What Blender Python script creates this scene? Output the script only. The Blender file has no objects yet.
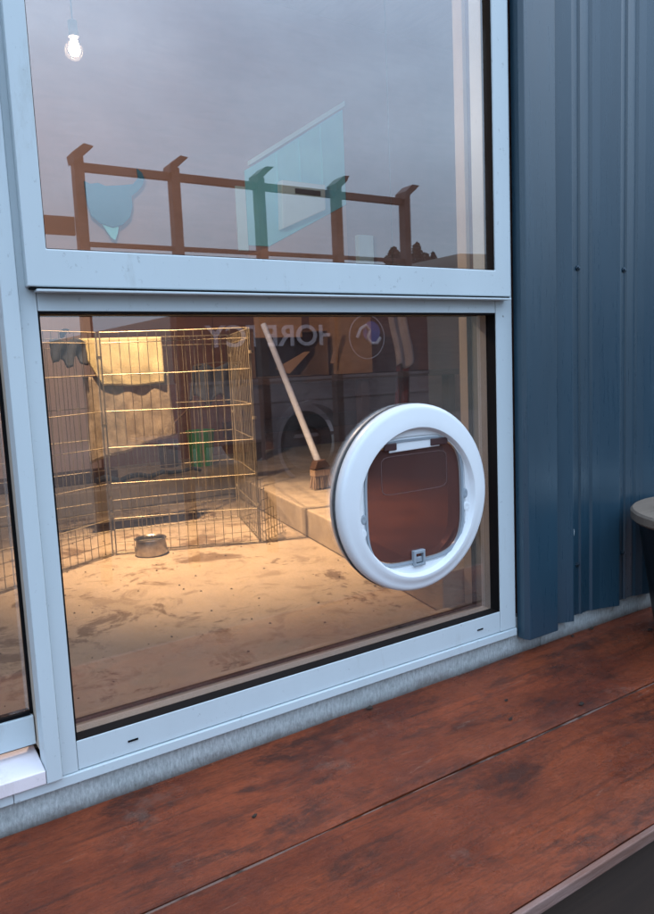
import bpy, bmesh, math, random
from mathutils import Vector, Matrix
random.seed(7)
S = bpy.context.scene
COL = S.collection
R = math.radians

# ------------------------------------------------------------------ helpers
def new_mat(name):
    m = bpy.data.materials.new(name); m.use_nodes = True
    nt = m.node_tree; nt.nodes.clear()
    out = nt.nodes.new('ShaderNodeOutputMaterial')
    return m, nt, out

def noise(nt, scale, detail=6, rough=.6, coord='Object', stretch=(1,1,1), distortion=0.0):
    tc = nt.nodes.new('ShaderNodeTexCoord'); mp = nt.nodes.new('ShaderNodeMapping')
    mp.inputs['Scale'].default_value = stretch
    nt.links.new(tc.outputs[coord], mp.inputs[0])
    n = nt.nodes.new('ShaderNodeTexNoise'); n.inputs['Scale'].default_value = scale
    n.inputs['Detail'].default_value = detail; n.inputs['Roughness'].default_value = rough
    n.inputs['Distortion'].default_value = distortion
    nt.links.new(mp.outputs[0], n.inputs['Vector'])
    return n.outputs['Fac']

def ramp(nt, src, stops):
    r = nt.nodes.new('ShaderNodeValToRGB'); e = r.color_ramp.elements
    while len(e) < len(stops): e.new(.5)
    for k, (p, c) in enumerate(stops):
        e[k].position = p
        e[k].color = (c, c, c, 1) if not isinstance(c, tuple) else (*c, 1)
    nt.links.new(src, r.inputs[0]); return r.outputs[0]

def mix(nt, fac, a, b):
    m = nt.nodes.new('ShaderNodeMix'); m.data_type = 'RGBA'
    if isinstance(fac, (int, float)): m.inputs[0].default_value = fac
    else: nt.links.new(fac, m.inputs[0])
    for i, v in ((6, a), (7, b)):
        if isinstance(v, tuple): m.inputs[i].default_value = (*v, 1)
        else: nt.links.new(v, m.inputs[i])
    return m.outputs[2]

def bump(nt, src, strength, dist=.01):
    b = nt.nodes.new('ShaderNodeBump'); b.inputs['Strength'].default_value = strength
    b.inputs['Distance'].default_value = dist; nt.links.new(src, b.inputs['Height']); return b.outputs[0]

def principled(nt, out, col, rough=.5, metal=0, normal=None, spec=.5, **kw):
    p = nt.nodes.new('ShaderNodeBsdfPrincipled')
    if isinstance(col, tuple): p.inputs['Base Color'].default_value = (*col, 1)
    else: nt.links.new(col, p.inputs['Base Color'])
    if isinstance(rough, (int, float)): p.inputs['Roughness'].default_value = rough
    else: nt.links.new(rough, p.inputs['Roughness'])
    p.inputs['Metallic'].default_value = metal
    p.inputs['Specular IOR Level'].default_value = spec
    if normal: nt.links.new(normal, p.inputs['Normal'])
    for k, v in kw.items(): p.inputs[k.replace('_', ' ')].default_value = v
    nt.links.new(p.outputs[0], out.inputs[0]); return p

def mat(name, c1, c2=None, scale=8, rough=.5, metal=0, bmp=.0, bscale=None, stretch=(1,1,1), spec=.5, bdist=.004, lo=.35, hi=.65, **kw):
    m, nt, out = new_mat(name)
    c2 = c2 or tuple(x*.82 for x in c1)
    n = noise(nt, scale, stretch=stretch)
    col = mix(nt, ramp(nt, n, [(lo, 0.0), (hi, 1.0)]), c1, c2)
    nrm = None
    if bmp: nrm = bump(nt, noise(nt, bscale or scale*6, stretch=stretch), bmp, bdist)
    principled(nt, out, col, rough, metal, nrm, spec, **kw)
    return m

class MB:
    def __init__(s): s.bm = bmesh.new()
    def box(s, a, b, bev=0.0):
        a, b = [min(p, q) for p, q in zip(a, b)], [max(p, q) for p, q in zip(a, b)]
        t = bmesh.new()
        bmesh.ops.create_cube(t, size=1)
        for v in t.verts:
            v.co = Vector([(a[i]+b[i])/2 + v.co[i]*(b[i]-a[i]) for i in range(3)])
        if bev:
            bmesh.ops.bevel(t, geom=t.edges[:], offset=bev, segments=2, affect='EDGES', profile=.5)
        s._merge(t); return s
    def _merge(s, t, M=None):
        if M is not None: bmesh.ops.transform(t, matrix=M, verts=t.verts)
        me = bpy.data.meshes.new('tmp'); t.to_mesh(me); t.free(); s.bm.from_mesh(me); bpy.data.meshes.remove(me)
    def tube(s, pts, r, seg=8, r2=None):
        pts = [Vector(p) for p in pts]
        t = bmesh.new(); rings = []
        for i, p in enumerate(pts):
            d = (pts[min(i+1, len(pts)-1)] - pts[max(i-1, 0)]).normalized()
            u = d.orthogonal().normalized() if i == 0 else (u - d*u.dot(d)).normalized()
            w = d.cross(u)
            rr = r if r2 is None else r + (r2-r)*i/(len(pts)-1)
            rings.append([t.verts.new(p + (u*math.cos(2*math.pi*k/seg) + w*math.sin(2*math.pi*k/seg))*rr) for k in range(seg)])
        for a, b in zip(rings, rings[1:]):
            for k in range(seg): t.faces.new((a[k], a[(k+1)%seg], b[(k+1)%seg], b[k]))
        t.faces.new(rings[0][::-1]); t.faces.new(rings[-1])
        s._merge(t); return s
    def lathe(s, prof, M=None, seg=64, closed=False):
        t = bmesh.new(); rings = []
        for (r, h) in prof:
            rings.append([t.verts.new((r*math.cos(2*math.pi*k/seg), r*math.sin(2*math.pi*k/seg), h)) for k in range(seg)])
        pr = list(zip(rings, rings[1:])) + ([(rings[-1], rings[0])] if closed else [])
        for a, b in pr:
            for k in range(seg): t.faces.new((a[k], a[(k+1)%seg], b[(k+1)%seg], b[k]))
        if not closed:
            if prof[0][0] > 1e-4: t.faces.new(rings[0][::-1])
            if prof[-1][0] > 1e-4: t.faces.new(rings[-1])
        bmesh.ops.remove_doubles(t, verts=t.verts, dist=1e-6)
        bmesh.ops.recalc_face_normals(t, faces=t.faces)
        s._merge(t, M); return s
    def prism(s, poly, a, b, axis='y'):
        """poly in the two other axes, extruded from a to b along axis"""
        t = bmesh.new()
        def P(u, v, w): return {'y': (u, w, v), 'z': (u, v, w), 'x': (w, u, v)}[axis]
        A = [t.verts.new(P(u, v, a)) for u, v in poly]; B = [t.verts.new(P(u, v, b)) for u, v in poly]
        t.faces.new(A); t.faces.new(B[::-1]); n = len(poly)
        for k in range(n): t.faces.new((A[k], B[k], B[(k+1)%n], A[(k+1)%n]))
        bmesh.ops.recalc_face_normals(t, faces=t.faces)
        s._merge(t); return s
    def ring_loops(s, outer, inner, a, b, axis='y'):
        """flat frame between two loops with the same vertex count"""
        t = bmesh.new()
        def P(u, v, w): return {'y': (u, w, v), 'z': (u, v, w)}[axis]
        L = [[t.verts.new(P(u, v, w)) for u, v in lp] for lp, w in ((outer, a), (inner, a), (inner, b), (outer, b))]
        n = len(outer)
        for i in range(4):
            p, q = L[i], L[(i+1) % 4]
            for k in range(n): t.faces.new((p[k], p[(k+1)%n], q[(k+1)%n], q[k]))
        bmesh.ops.recalc_face_normals(t, faces=t.faces)
        s._merge(t); return s
    def build(s, name, m, parent=None, smooth=False, bevel=0):
        me = bpy.data.meshes.new(name); s.bm.to_mesh(me); s.bm.free()
        me.materials.append(m)
        o = bpy.data.objects.new(name, me); COL.objects.link(o)
        if smooth:
            for p in me.polygons: p.use_smooth = True
            me.set_sharp_from_angle(angle=R(40))
        if bevel:
            bv = o.modifiers.new('bevel', 'BEVEL'); bv.width = bevel; bv.segments = 2; bv.limit_method = 'ANGLE'
        if parent:
            o.parent = parent
            o.matrix_parent_inverse = Matrix.Translation(parent.location).inverted()
        return o

def tag(o, label, cat, group=None):
    o['label'] = label; o['category'] = cat
    if group: o['group'] = group
    return o
def thing(name, loc, label, cat, group=None):
    o = bpy.data.objects.new(name, None); COL.objects.link(o); o.location = loc
    o.empty_display_size = .1
    return tag(o, label, cat, group)
def struct(o, kind='structure'):
    o['kind'] = kind; return o

# ------------------------------------------------------------------ camera
cam = bpy.data.objects.new('camera', bpy.data.cameras.new('camera')); COL.objects.link(cam)
fw = Vector((.54411559, .83023013, -.12106258)); rt = Vector((.83269156, -.55204195, -.04329499))
rt.normalize(); fw = (fw - rt*fw.dot(rt)).normalized(); up = rt.cross(fw)
Mx = Matrix((rt, up, -fw)).transposed().to_4x4(); Mx.translation = (0, -1.35, .8)
cam.matrix_world = Mx
cam.data.sensor_fit = 'VERTICAL'; cam.data.sensor_height = 24; cam.data.lens = 741/914*24
cam.data.clip_start = .02; cam.data.clip_end = 500
S.camera = cam

# ------------------------------------------------------------------ world and lights
SUN_EL, SUN_AZ = 34, 95      # degrees; weak sun behind cloud, over the yard side
w = bpy.data.worlds.new('World'); S.world = w; w.use_nodes = True
nt = w.node_tree; nt.nodes.clear()
wo = nt.nodes.new('ShaderNodeOutputWorld'); bg = nt.nodes.new('ShaderNodeBackground')
sky = nt.nodes.new('ShaderNodeTexSky'); sky.sky_type = 'NISHITA'; sky.sun_disc = False
sky.sun_elevation = R(12); sky.sun_rotation = R(SUN_AZ); sky.air_density = 1.2; sky.dust_density = .6; sky.ozone_density = 2.5
n1 = noise(nt, 1.3, 7, .6, 'Generated', (1, 1, 2.2), .4)
cf = ramp(nt, n1, [(.36, .80), (.66, .99)])
cl = mix(nt, ramp(nt, noise(nt, 2.1, 6, .55, 'Generated', (1, 1, 2)), [(.3, 0.0), (.7, 1.0)]), (4.2, 5.6, 7.7), (6.8, 9.0, 11.8))
tcw = nt.nodes.new('ShaderNodeTexCoord'); sxw = nt.nodes.new('ShaderNodeSeparateXYZ'); nt.links.new(tcw.outputs['Generated'], sxw.inputs[0])
gr = ramp(nt, sxw.outputs[2], [(.0, .30), (.18, .42), (.36, .80), (.56, 1.35)])
ml = nt.nodes.new('ShaderNodeMix'); ml.data_type = 'RGBA'; ml.blend_type = 'MULTIPLY'; ml.inputs[0].default_value = 1
nt.links.new(cl, ml.inputs[6]); nt.links.new(gr, ml.inputs[7])
nt.links.new(mix(nt, cf, sky.outputs[0], ml.outputs[2]), bg.inputs[0])
bg.inputs[1].default_value = .11
nt.links.new(bg.outputs[0], wo.inputs[0])

sun = bpy.data.objects.new('sun', bpy.data.lights.new('sun', 'SUN')); COL.objects.link(sun)
sun.data.energy = .5; sun.data.angle = R(25); sun.data.color = (1, .93, .86)
# sky rotation is clockwise from +Y seen from above
sd = Vector((math.sin(R(SUN_AZ))*math.cos(R(SUN_EL)), math.cos(R(SUN_AZ))*math.cos(R(SUN_EL)), math.sin(R(SUN_EL))))
sun.rotation_euler = sd.to_track_quat('Z', 'Y').to_euler()

# ------------------------------------------------------------------ materials
M = {}
def wood(name, c1, c2, stretch, rough=.6, scale=6, bmp=.25):
    m, nt, out = new_mat(name)
    a = noise(nt, scale, 8, .65, stretch=stretch, distortion=.6); b = noise(nt, 1.7, 3)
    c = mix(nt, ramp(nt, a, [(.3, 0.0), (.7, 1.0)]), c1, c2)
    c = mix(nt, ramp(nt, b, [(.35, .0), (.75, .45)]), c, tuple(x*.55 for x in c2))
    principled(nt, out, c, rough, 0, bump(nt, a, bmp, .003))
    return m
# powder-coated aluminium with a faint mottle, dust streaks and orange-peel
def alum(name, c, rough=.34):
    m, nt, out = new_mat(name)
    d = noise(nt, 3, 6, .65, stretch=(1, 1, .35)); s = noise(nt, 60, 3, .7)
    col = mix(nt, ramp(nt, d, [(.35, 0.0), (.75, .6)]), c, tuple(x*.84 for x in c))
    col = mix(nt, ramp(nt, s, [(.64, 0.0), (.72, .45)]), col, tuple(x*.5 for x in c))
    gr_ = noise(nt, 9, 9, .8, stretch=(1, 1, .25)); col = mix(nt, ramp(nt, gr_, [(.58, 0.0), (.75, .5)]), col, (c[0]*.62, c[1]*.58, c[2]*.52))
    sp_ = noise(nt, 28, 2, .5); col = mix(nt, ramp(nt, sp_, [(.77, 0.0), (.79, .7)]), col, (.10, .09, .08))
    principled(nt, out, col, ramp(nt, d, [(.3, rough), (.7, rough+.15)]), 0, bump(nt, noise(nt, 400, 2), .05, .001))
    return m
M['frame'] = alum('powder_coated_aluminium', (.57, .635, .66))
M['sill'] = alum('sill_aluminium', (.90, .82, .84), .3)
M['track'] = alum('inner_track_aluminium', (.42, .44, .47), .4)
M['track_grey'] = alum('grey_track_aluminium', (.16, .17, .16), .5)
M['gasket'] = mat('black_rubber', (.004, .004, .005), rough=.8, spec=.15)
M['reveal'] = wood('painted_timber_reveal', (.50, .42, .34), (.42, .34, .27), (8, 8, .6), .6)
M['white_plastic'] = mat('white_plastic', (.80, .82, .84), (.76, .78, .80), 5, .28, bmp=.03, bscale=200)
M['inner_plastic'] = mat('clear_grey_plastic', (.34, .38, .42), (.28, .32, .36), 12, .25)
M['hinge_brown'] = mat('brown_plastic', (.07, .03, .03), rough=.4)
M['emboss'] = mat('embossed_line', (.16, .10, .095), rough=.3)
M['screw'] = mat('painted_screw', (.06, .09, .12), rough=.35, metal=.6)

def clad_mat():
    m, nt, out = new_mat('painted_steel_cladding')
    a = noise(nt, 2.2, 5, .6, stretch=(3, 3, .5)); b = noise(nt, 14, 6, .7, stretch=(6, 6, .35))
    c = mix(nt, ramp(nt, a, [(.3, 0.0), (.7, 1.0)]), (.022, .058, .088), (.017, .046, .071))
    c = mix(nt, ramp(nt, b, [(.66, 0.0), (.9, .2)]), c, (.05, .08, .11))
    principled(nt, out, c, ramp(nt, b, [(.3, .24), (.7, .38)]), 0, bump(nt, noise(nt, 5, 3, stretch=(1, 1, .25)), .14, .006), .9)
    return m
M['clad'] = clad_mat()

def plinth_mat():
    m, nt, out = new_mat('rough_sawn_fibre_cement')
    a = noise(nt, 130, 6, .75, stretch=(1.4, 1, .4)); b = noise(nt, 9, 9, .8); g = noise(nt, 45, 6, .75)
    c = mix(nt, ramp(nt, a, [(.35, 0.0), (.68, 1.0)]), (.30, .325, .325), (.60, .635, .63))
    c = mix(nt, ramp(nt, b, [(.52, 0.0), (.70, .5)]), c, (.20, .21, .20))
    c = mix(nt, ramp(nt, g, [(.62, 0.0), (.72, .5)]), c, (.10, .12, .07))
    # brown tone fading upward from the deck
    tc = nt.nodes.new('ShaderNodeTexCoord'); sx = nt.nodes.new('ShaderNodeSeparateXYZ'); nt.links.new(tc.outputs['Object'], sx.inputs[0])
    ad = nt.nodes.new('ShaderNodeMath'); ad.operation = 'MULTIPLY_ADD'; nt.links.new(b, ad.inputs[0]); ad.inputs[1].default_value = .05; nt.links.new(sx.outputs[2], ad.inputs[2])
    c = mix(nt, ramp(nt, ad.outputs[0], [(.022, .8), (.045, 0.0)]), c, (.09, .055, .04))
    principled(nt, out, c, .85, 0, bump(nt, a, .7, .004))
    return m
M['plinth'] = plinth_mat()

def deck_mat():
    m, nt, out = new_mat('red_brown_stained_deck')
    a = noise(nt, 3.4, 9, .68, stretch=(.7, 1.3, 1)); b = noise(nt, 7, 12, .78, stretch=(.55, 1.3, 1), distortion=.35)
    g = noise(nt, 34, 8, .75, stretch=(.07, 1.8, 1), distortion=.4); f = noise(nt, 38, 8, .8, distortion=.8); wv = noise(nt, 5, 7, .7)
    c = mix(nt, ramp(nt, a, [(.40, 0.0), (.60, 1.0)]), (.115, .022, .009), (.230, .049, .017))
    c = mix(nt, ramp(nt, b, [(.52, 0.0), (.62, .85)]), c, (.045, .014, .009))
    c = mix(nt, ramp(nt, g, [(.52, 0.0), (.64, .6)]), c, (.040, .015, .010))
    c = mix(nt, ramp(nt, f, [(.60, 0.0), (.68, .6)]), c, (.30, .095, .042))
    c = mix(nt, ramp(nt, f, [(.32, .7), (.40, .0)]), c, (.030, .012, .009))
    sc = noise(nt, 14, 10, .85, stretch=(.22, 2.2, 1), distortion=.8)
    c = mix(nt, ramp(nt, sc, [(.61, 0.0), (.66, .75)]), c, (.30, .17, .12))
    wm = ramp(nt, noise(nt, 3.6, 8, .75), [(.60, 0.0), (.70, .55)])
    c = mix(nt, wm, c, (.17, .10, .075))
    fg = noise(nt, 150, 6, .8, stretch=(.35, 1.5, 1))
    c = mix(nt, ramp(nt, fg, [(.35, .55), (.52, 0.0)]), c, (.045, .016, .009))
    c = mix(nt, ramp(nt, fg, [(.60, 0.0), (.75, .5)]), c, (.32, .10, .045))
    ro = ramp(nt, wv, [(.40, .22), (.60, .55)])
    bb = nt.nodes.new('ShaderNodeMath'); bb.operation = 'ADD'; nt.links.new(b, bb.inputs[0]); nt.links.new(f, bb.inputs[1])
    principled(nt, out, c, ro, 0, bump(nt, bb.outputs[0], .8, .005), .24)
    return m
M['deck'] = deck_mat()
M['deck_edge'] = mat('worn_board_edge', (.24, .15, .13), (.15, .07, .05), 14, .7, bmp=.4, stretch=(.3, 2, 2))
M['seam_dirt'] = mat('dirt_in_seam', (.16, .10, .08), (.03, .018, .012), 30, .9, bmp=.5, stretch=(.4, 1, 1), lo=.45, hi=.55)
M['joist'] = wood('dark_timber_under_deck', (.045, .024, .015), (.028, .015, .010), (.5, 6, 6), .8)

def floor_mat():
    m, nt, out = new_mat('dusty_concrete_floor')
    a = noise(nt, 3.2, 7, .65); b = noise(nt, 8, 9, .75, distortion=.7); f = noise(nt, 60, 5, .7); s = noise(nt, 4.6, 6, .72, distortion=.5)
    c = mix(nt, ramp(nt, a, [(.35, 0.0), (.7, 1.0)]), (.30, .245, .195), (.23, .185, .145))
    c = mix(nt, ramp(nt, b, [(.53, 0.0), (.60, .6)]), c, (.14, .10, .072))
    c = mix(nt, ramp(nt, s, [(.55, 0.0), (.60, .85)]), c, (.085, .052, .033))
    c = mix(nt, ramp(nt, f, [(.70, 0.0), (.76, .6)]), c, (.10, .06, .045))
    principled(nt, out, c, .72, 0, bump(nt, b, .25, .004), .35)
    return m
M['floor'] = floor_mat()
M['ledge'] = mat('raw_concrete', (.36, .30, .24), (.23, .19, .155), 6, .85, bmp=.4, bscale=30)
M['ply'] = wood('brown_plywood', (.26, .13, .095), (.18, .085, .065), (.5, 4, 5), .6)
M['ply_pale'] = wood('pinkish_painted_board', (.58, .44, .40), (.50, .37, .335), (6, 6, .5), .6, bmp=.1)
M['ply_pink'] = wood('upper_pink_brown_lining', (.38, .26, .235), (.31, .21, .19), (.5, 3, 3), .7, bmp=.05)
M['ceiling'] = wood('ceiling_board', (.42, .30, .25), (.33, .23, .19), (5, .5, 1), .7)
M['salmon'] = wood('salmon_board', (.52, .34, .26), (.44, .28, .21), (.6, 4, 4), .7, bmp=.1)
M['teal'] = mat('pale_teal_sheet', (.22, .78, 1.0), (.18, .68, .95), 4, .5)
M['teal_dark'] = mat('dull_teal_felt', (.02, .19, .36), (.02, .16, .30), 6, .8)
M['white_paint'] = mat('white_painted_metal', (.55, .85, 1.0), (.5, .78, .95), 4, .45)
M['dark_slot'] = mat('dark_slot', (.05, .05, .06), rough=.5)
M['wire'] = mat('brassy_steel_wire', (.33, .29, .22), (.20, .17, .125), 30, .55, metal=.6)
M['steel'] = mat('scratched_steel', (.45, .42, .40), (.30, .28, .27), 40, .28, metal=.95, bmp=.1)
M['towel'] = mat('yellow_terry', (.44, .39, .24), (.36, .31, .18), 9, .95, bmp=.5, bscale=160)
M['blanket'] = mat('stained_beige_fleece', (.24, .205, .165), (.11, .09, .075), 22, .95, bmp=.5, bscale=120)
M['navy'] = mat('navy_fabric', (.022, .028, .045), rough=.9, bmp=.4, bscale=150)
M['grey_fabric'] = mat('slate_fabric', (.07, .085, .11), (.04, .05, .07), 10, .95, bmp=.4)
M['green'] = mat('green_plastic', (.03, .36, .07), (.025, .30, .06), 6, .4)
M['card'] = mat('brown_cardboard', (.42, .25, .15), (.34, .20, .12), 8, .85, stretch=(1, 1, 3))
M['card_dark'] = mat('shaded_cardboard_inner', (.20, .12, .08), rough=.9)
M['bench'] = wood('dark_bench_timber', (.09, .045, .035), (.05, .026, .02), (.5, 6, 6), .7)
M['pole'] = mat('white_enamel_pole', (.48, .52, .66), (.42, .46, .6), 10, .35)
M['bristle'] = mat('pale_bristles', (.50, .38, .30), (.28, .19, .15), 70, .9, stretch=(4, 4, .3), bmp=.6)
M['red_cloth'] = mat('dark_red_fabric', (.16, .02, .02), rough=.9)
M['pale_cloth'] = mat('pale_grey_fabric', (.46, .42, .46), (.36, .32, .36), 10, .9)
M['fence'] = wood('brown_stained_fence', (.10, .040, .024), (.065, .026, .017), (3, 3, .6), .6)
M['maroon'] = mat('maroon_vinyl', (.035, .010, .012), (.028, .008, .010), 3, .4)
M['trailer_white'] = mat('white_trailer_paint', (.20, .145, .135), (.14, .10, .10), 3, .35)
M['letter'] = mat('pink_white_vinyl', (.50, .40, .40), rough=.4)
M['emblem'] = mat('violet_blue_vinyl', (.10, .10, .28), rough=.4)
M['tyre'] = mat('tyre_rubber', (.015, .015, .015), rough=.85, bmp=.3)
M['hill'] = mat('winter_pasture', (.045, .032, .018), (.030, .024, .014), .3, .95, bmp=.4, bscale=2)
M['gravel'] = mat('yard_gravel', (.10, .075, .06), (.05, .038, .030), 9, .95, bmp=.9, bscale=60, bdist=.02)
M['leaf'] = mat('dark_conifer', (.020, .022, .012), (.035, .03, .016), 3, .9)
M['trunk'] = mat('bark', (.045, .032, .024), rough=.95)
M['drum_black'] = mat('black_enamel', (.006, .006, .007), rough=.35)
M['drum_top'] = wood('weathered_round_board', (.24, .19, .15), (.16, .12, .09), (.7, 6, 6), .65)
M['lint'] = mat('leaf_litter', (.03, .018, .012), rough=.9)

def glass(name, tint, base, edge, rough=0.0):
    m, nt, out = new_mat(name)
    tr = nt.nodes.new('ShaderNodeBsdfTransparent'); tr.inputs[0].default_value = (*tint, 1)
    gl = nt.nodes.new('ShaderNodeBsdfGlossy'); gl.inputs['Roughness'].default_value = rough
    lw = nt.nodes.new('ShaderNodeLayerWeight'); lw.inputs[0].default_value = .5
    pw = nt.nodes.new('ShaderNodeMath'); pw.operation = 'POWER'; pw.inputs[1].default_value = 3
    nt.links.new(lw.outputs['Facing'], pw.inputs[0])
    ma = nt.nodes.new('ShaderNodeMath'); ma.operation = 'MULTIPLY_ADD'; ma.inputs[1].default_value = edge; ma.inputs[2].default_value = base
    nt.links.new(pw.outputs[0], ma.inputs[0])
    ms = nt.nodes.new('ShaderNodeMixShader'); nt.links.new(ma.outputs[0], ms.inputs[0])
    nt.links.new(tr.outputs[0], ms.inputs[1]); nt.links.new(gl.outputs[0], ms.inputs[2])
    du = nt.nodes.new('ShaderNodeBsdfDiffuse'); du.inputs[0].default_value = (.5, .5, .5, 1)
    m2 = nt.nodes.new('ShaderNodeMixShader')
    nt.links.new(ramp(nt, noise(nt, 6, 9, .8, stretch=(1, 1, .6)), [(.45, .004), (.8, .045)]), m2.inputs[0])
    nt.links.new(bump(nt, noise(nt, 2.2, 1), .02, .01), gl.inputs['Normal'])
    nt.links.new(ms.outputs[0], m2.inputs[1]); nt.links.new(du.outputs[0], m2.inputs[2]); nt.links.new(m2.outputs[0], out.inputs[0])
    return m
M['glass'] = glass('coated_window_glass', (.95, .94, .93), .21, .5)
M['flap'] = glass('reflection_tinted_flap', (.55, .36, .33), .05, .4, .08)  # clear flap; brown of the reflected deck put into its tint
nt = M['flap'].node_tree; mo = [x for x in nt.nodes if x.type == 'OUTPUT_MATERIAL'][0]; prev = mo.inputs[0].links[0].from_socket
df = nt.nodes.new('ShaderNodeBsdfDiffuse'); df.inputs[0].default_value = (.12, .065, .06, 1); mx = nt.nodes.new('ShaderNodeMixShader'); mx.inputs[0].default_value = .45  # maroon diffuse deepens the painted reflection
nt.links.new(prev, mx.inputs[1]); nt.links.new(df.outputs[0], mx.inputs[2]); nt.links.new(mx.outputs[0], mo.inputs[0])
M['clear'] = glass('clear_glass_dish', (.85, .9, .88), .12, .5, .02)

# ------------------------------------------------------------------ outdoor setting
g = MB()
t = g.bm
gx = [-60 + i*4 for i in range(46)]; gy = [-.66] + [-1.4, -3, -5, -8, -12] + [-16 - j*4 for j in range(26)]
def hz(x, y):
    d = max(0, -y-11)
    return -.45 + (.28+.72*max(0, min(1, (x-8)/24))**1.0)*min(7.7, 8.6*(1-math.exp(-(d/13)**2))) *(1-.010*max(0, x-34)) + .12*math.sin(x*.31+.6)*min(1, d/20) + 0
grid = [[t.verts.new((x, y, hz(x, y) if y < -11 else -.45)) for x in gx] for y in gy]
for a, b in zip(grid, grid[1:]):
    for k in range(len(gx)-1): t.faces.new((a[k], a[k+1], b[k+1], b[k]))
bmesh.ops.recalc_face_normals(t, faces=t.faces)
if t.faces[0].normal.z < 0: bmesh.ops.reverse_faces(t, faces=t.faces)
o = struct(g.build('ground', M['gravel'], smooth=True))
o.data.materials.append(M['hill'])
for p in o.data.polygons:
    if p.center.y < -11: p.material_index = 1
# ground continues under and behind the building
struct(MB().box((-60, -.655, -.60), (120, 90, -.454)).build('subgrade_ground', M['gravel']))

# trees on the ridge
def tree(x, y, z, h, wd, label):
    r = thing('ridge_tree', (x, y, z), label, 'tree', 'trees on the ridge mirrored in the upper pane')
    MB().tube([(x, y, z-.5), (x+.05, y, z+h*.8)], .12, 6, .04).build('trunk', M['trunk'], r)
    b = MB(); tt = b.bm
    for k in range(420):
        u = random.random()**.8; rr = wd*(1-u)**.6*random.uniform(.3, 1.05); a = random.uniform(0, 6.283)
        c = Vector((x+rr*math.cos(a), y+rr*math.sin(a), z+h*(.08+.92*u)))
        s = random.uniform(.08, .19)*(.6+wd*.5)
        q = Matrix.Rotation(random.uniform(0, 6.28), 3, Vector((random.random(), random.random(), random.random()+.1)).normalized())
        vs = [tt.verts.new(c + q @ Vector(p)*s) for p in ((-1, -.5, 0), (1, -.6, 0), (.7, .7, .2), (-.6, .6, 0))]
        tt.faces.new(vs)
    b.build('crown', M['leaf'], r)
tl = ['broad tree left of the last fence post on the skyline', 'tall round tree just right of the last fence post', 'second tree from the fence post on the skyline',
      'bushy middle tree of the skyline clump', 'low bush closing the left skyline clump', 'small lone tree right of the skyline gap',
      'low shrub between the lone tree and the pale window strip', 'dark tree in front of the pale window strip', 'tree seen against the teal window strip', 'dark tree at the right edge of the upper pane']
for (x, h, wd), lb in zip(((33.4, 1.3, .8), (35.5, 1.7, .7), (36.3, 1.2, .7), (37.0, 1.3, .5), (37.9, .6, .8), (39.0, .95, .7), (39.9, .5, .5), (40.7, 1.1, .5), (41.7, 1.1, .5), (43.0, 1.6, .9)), tl):
    tree(x, -40, hz(x, -40)-.1, h*1.3, wd*1.15, lb)

# timber windbreak fence: seen mirrored in the glass
fr = thing('windbreak_fence', (2.4, -3, -.45), 'tall brown timber fence frame with slanting post tops, mirrored in the window', 'fence')
px = [.62, 1.26, 1.83, 2.41, 3.01, 3.62]
for i, x in enumerate(px):
    b = MB(); zt = 2.02 if i else 1.55
    b.box((x-.028, -3.035, -.45), (x+.028, -2.965, zt))
    p = b.build('post', M['fence'], fr, bevel=.004)
    if i:
        MB().prism([(x-.040+.006*math.sin(i*2.1), 1.978), (x-.028, 1.985), (x+.045+.01*math.sin(i*1.7), 2.048), (x+.078+.012*math.sin(i*3), 2.08+.008*math.sin(i*5)), (x+.025, 2.082), (x-.042, 2.028)], -3.05, -2.93, 'y').build('post_cap', M['fence'], p)
for (z0, z1, yy) in ((1.945, 1.992, -3.0), (1.535, 1.56, -3.0)):
    for a, b_ in zip(px[1:], px[2:]):
        MB().box((a+.028, yy-.018, z0), (b_-.028, yy+.018, z1)).build('rail', M['fence'], fr, bevel=.003)
MB().box((.3, -3.03, 1.60), (1.23, -3.06, 1.70)).build('side_board', M['fence'], fr)

# sign-written trailer behind the fence
X0, X1, Y0, Y1 = 3.0, 6.5, -6.0, -7.7
tr = thing('trailer', (4.7, -6.8, -.45), 'white trailer with maroon sign panel, mirrored in the lower pane', 'trailer')
arc = [(4.61+.46*math.cos(a), -.08+.46*math.sin(a)) for a in [math.pi*k/14 for k in range(15)]]
poly = [(X0, 0.0), (X0, .66), (X1, .66), (X1, 0.0)] + arc[:0]
poly = [(X0, -.02), (X0, .66), (X1, .66), (X1, -.02)] + [(x, z) for x, z in arc if z > -.02]
MB().prism(poly, Y0, Y0-.04).build('side_panel', M['trailer_white'], tr)
MB().box((X0, Y0-.05, -.02), (X1, Y1, .02)).build('deck_tray', M['trailer_white'], tr)
MB().box((X0, Y1, -.02), (X1, Y1-.04, .66)).build('side_panel', M['trailer_white'], tr)
b = MB(); b.box((X0, Y0+.012, .42), (X1, Y0+.001, .445)); b.box((X0, Y0+.02, .655), (X1, Y0+.001, .69)); b.build('trim_strip', M['trailer_white'], tr)
MB().box((X0, Y0+.002, .69), (X1, Y0-.05, 1.50)).build('sign_board', M['maroon'], tr)
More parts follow.
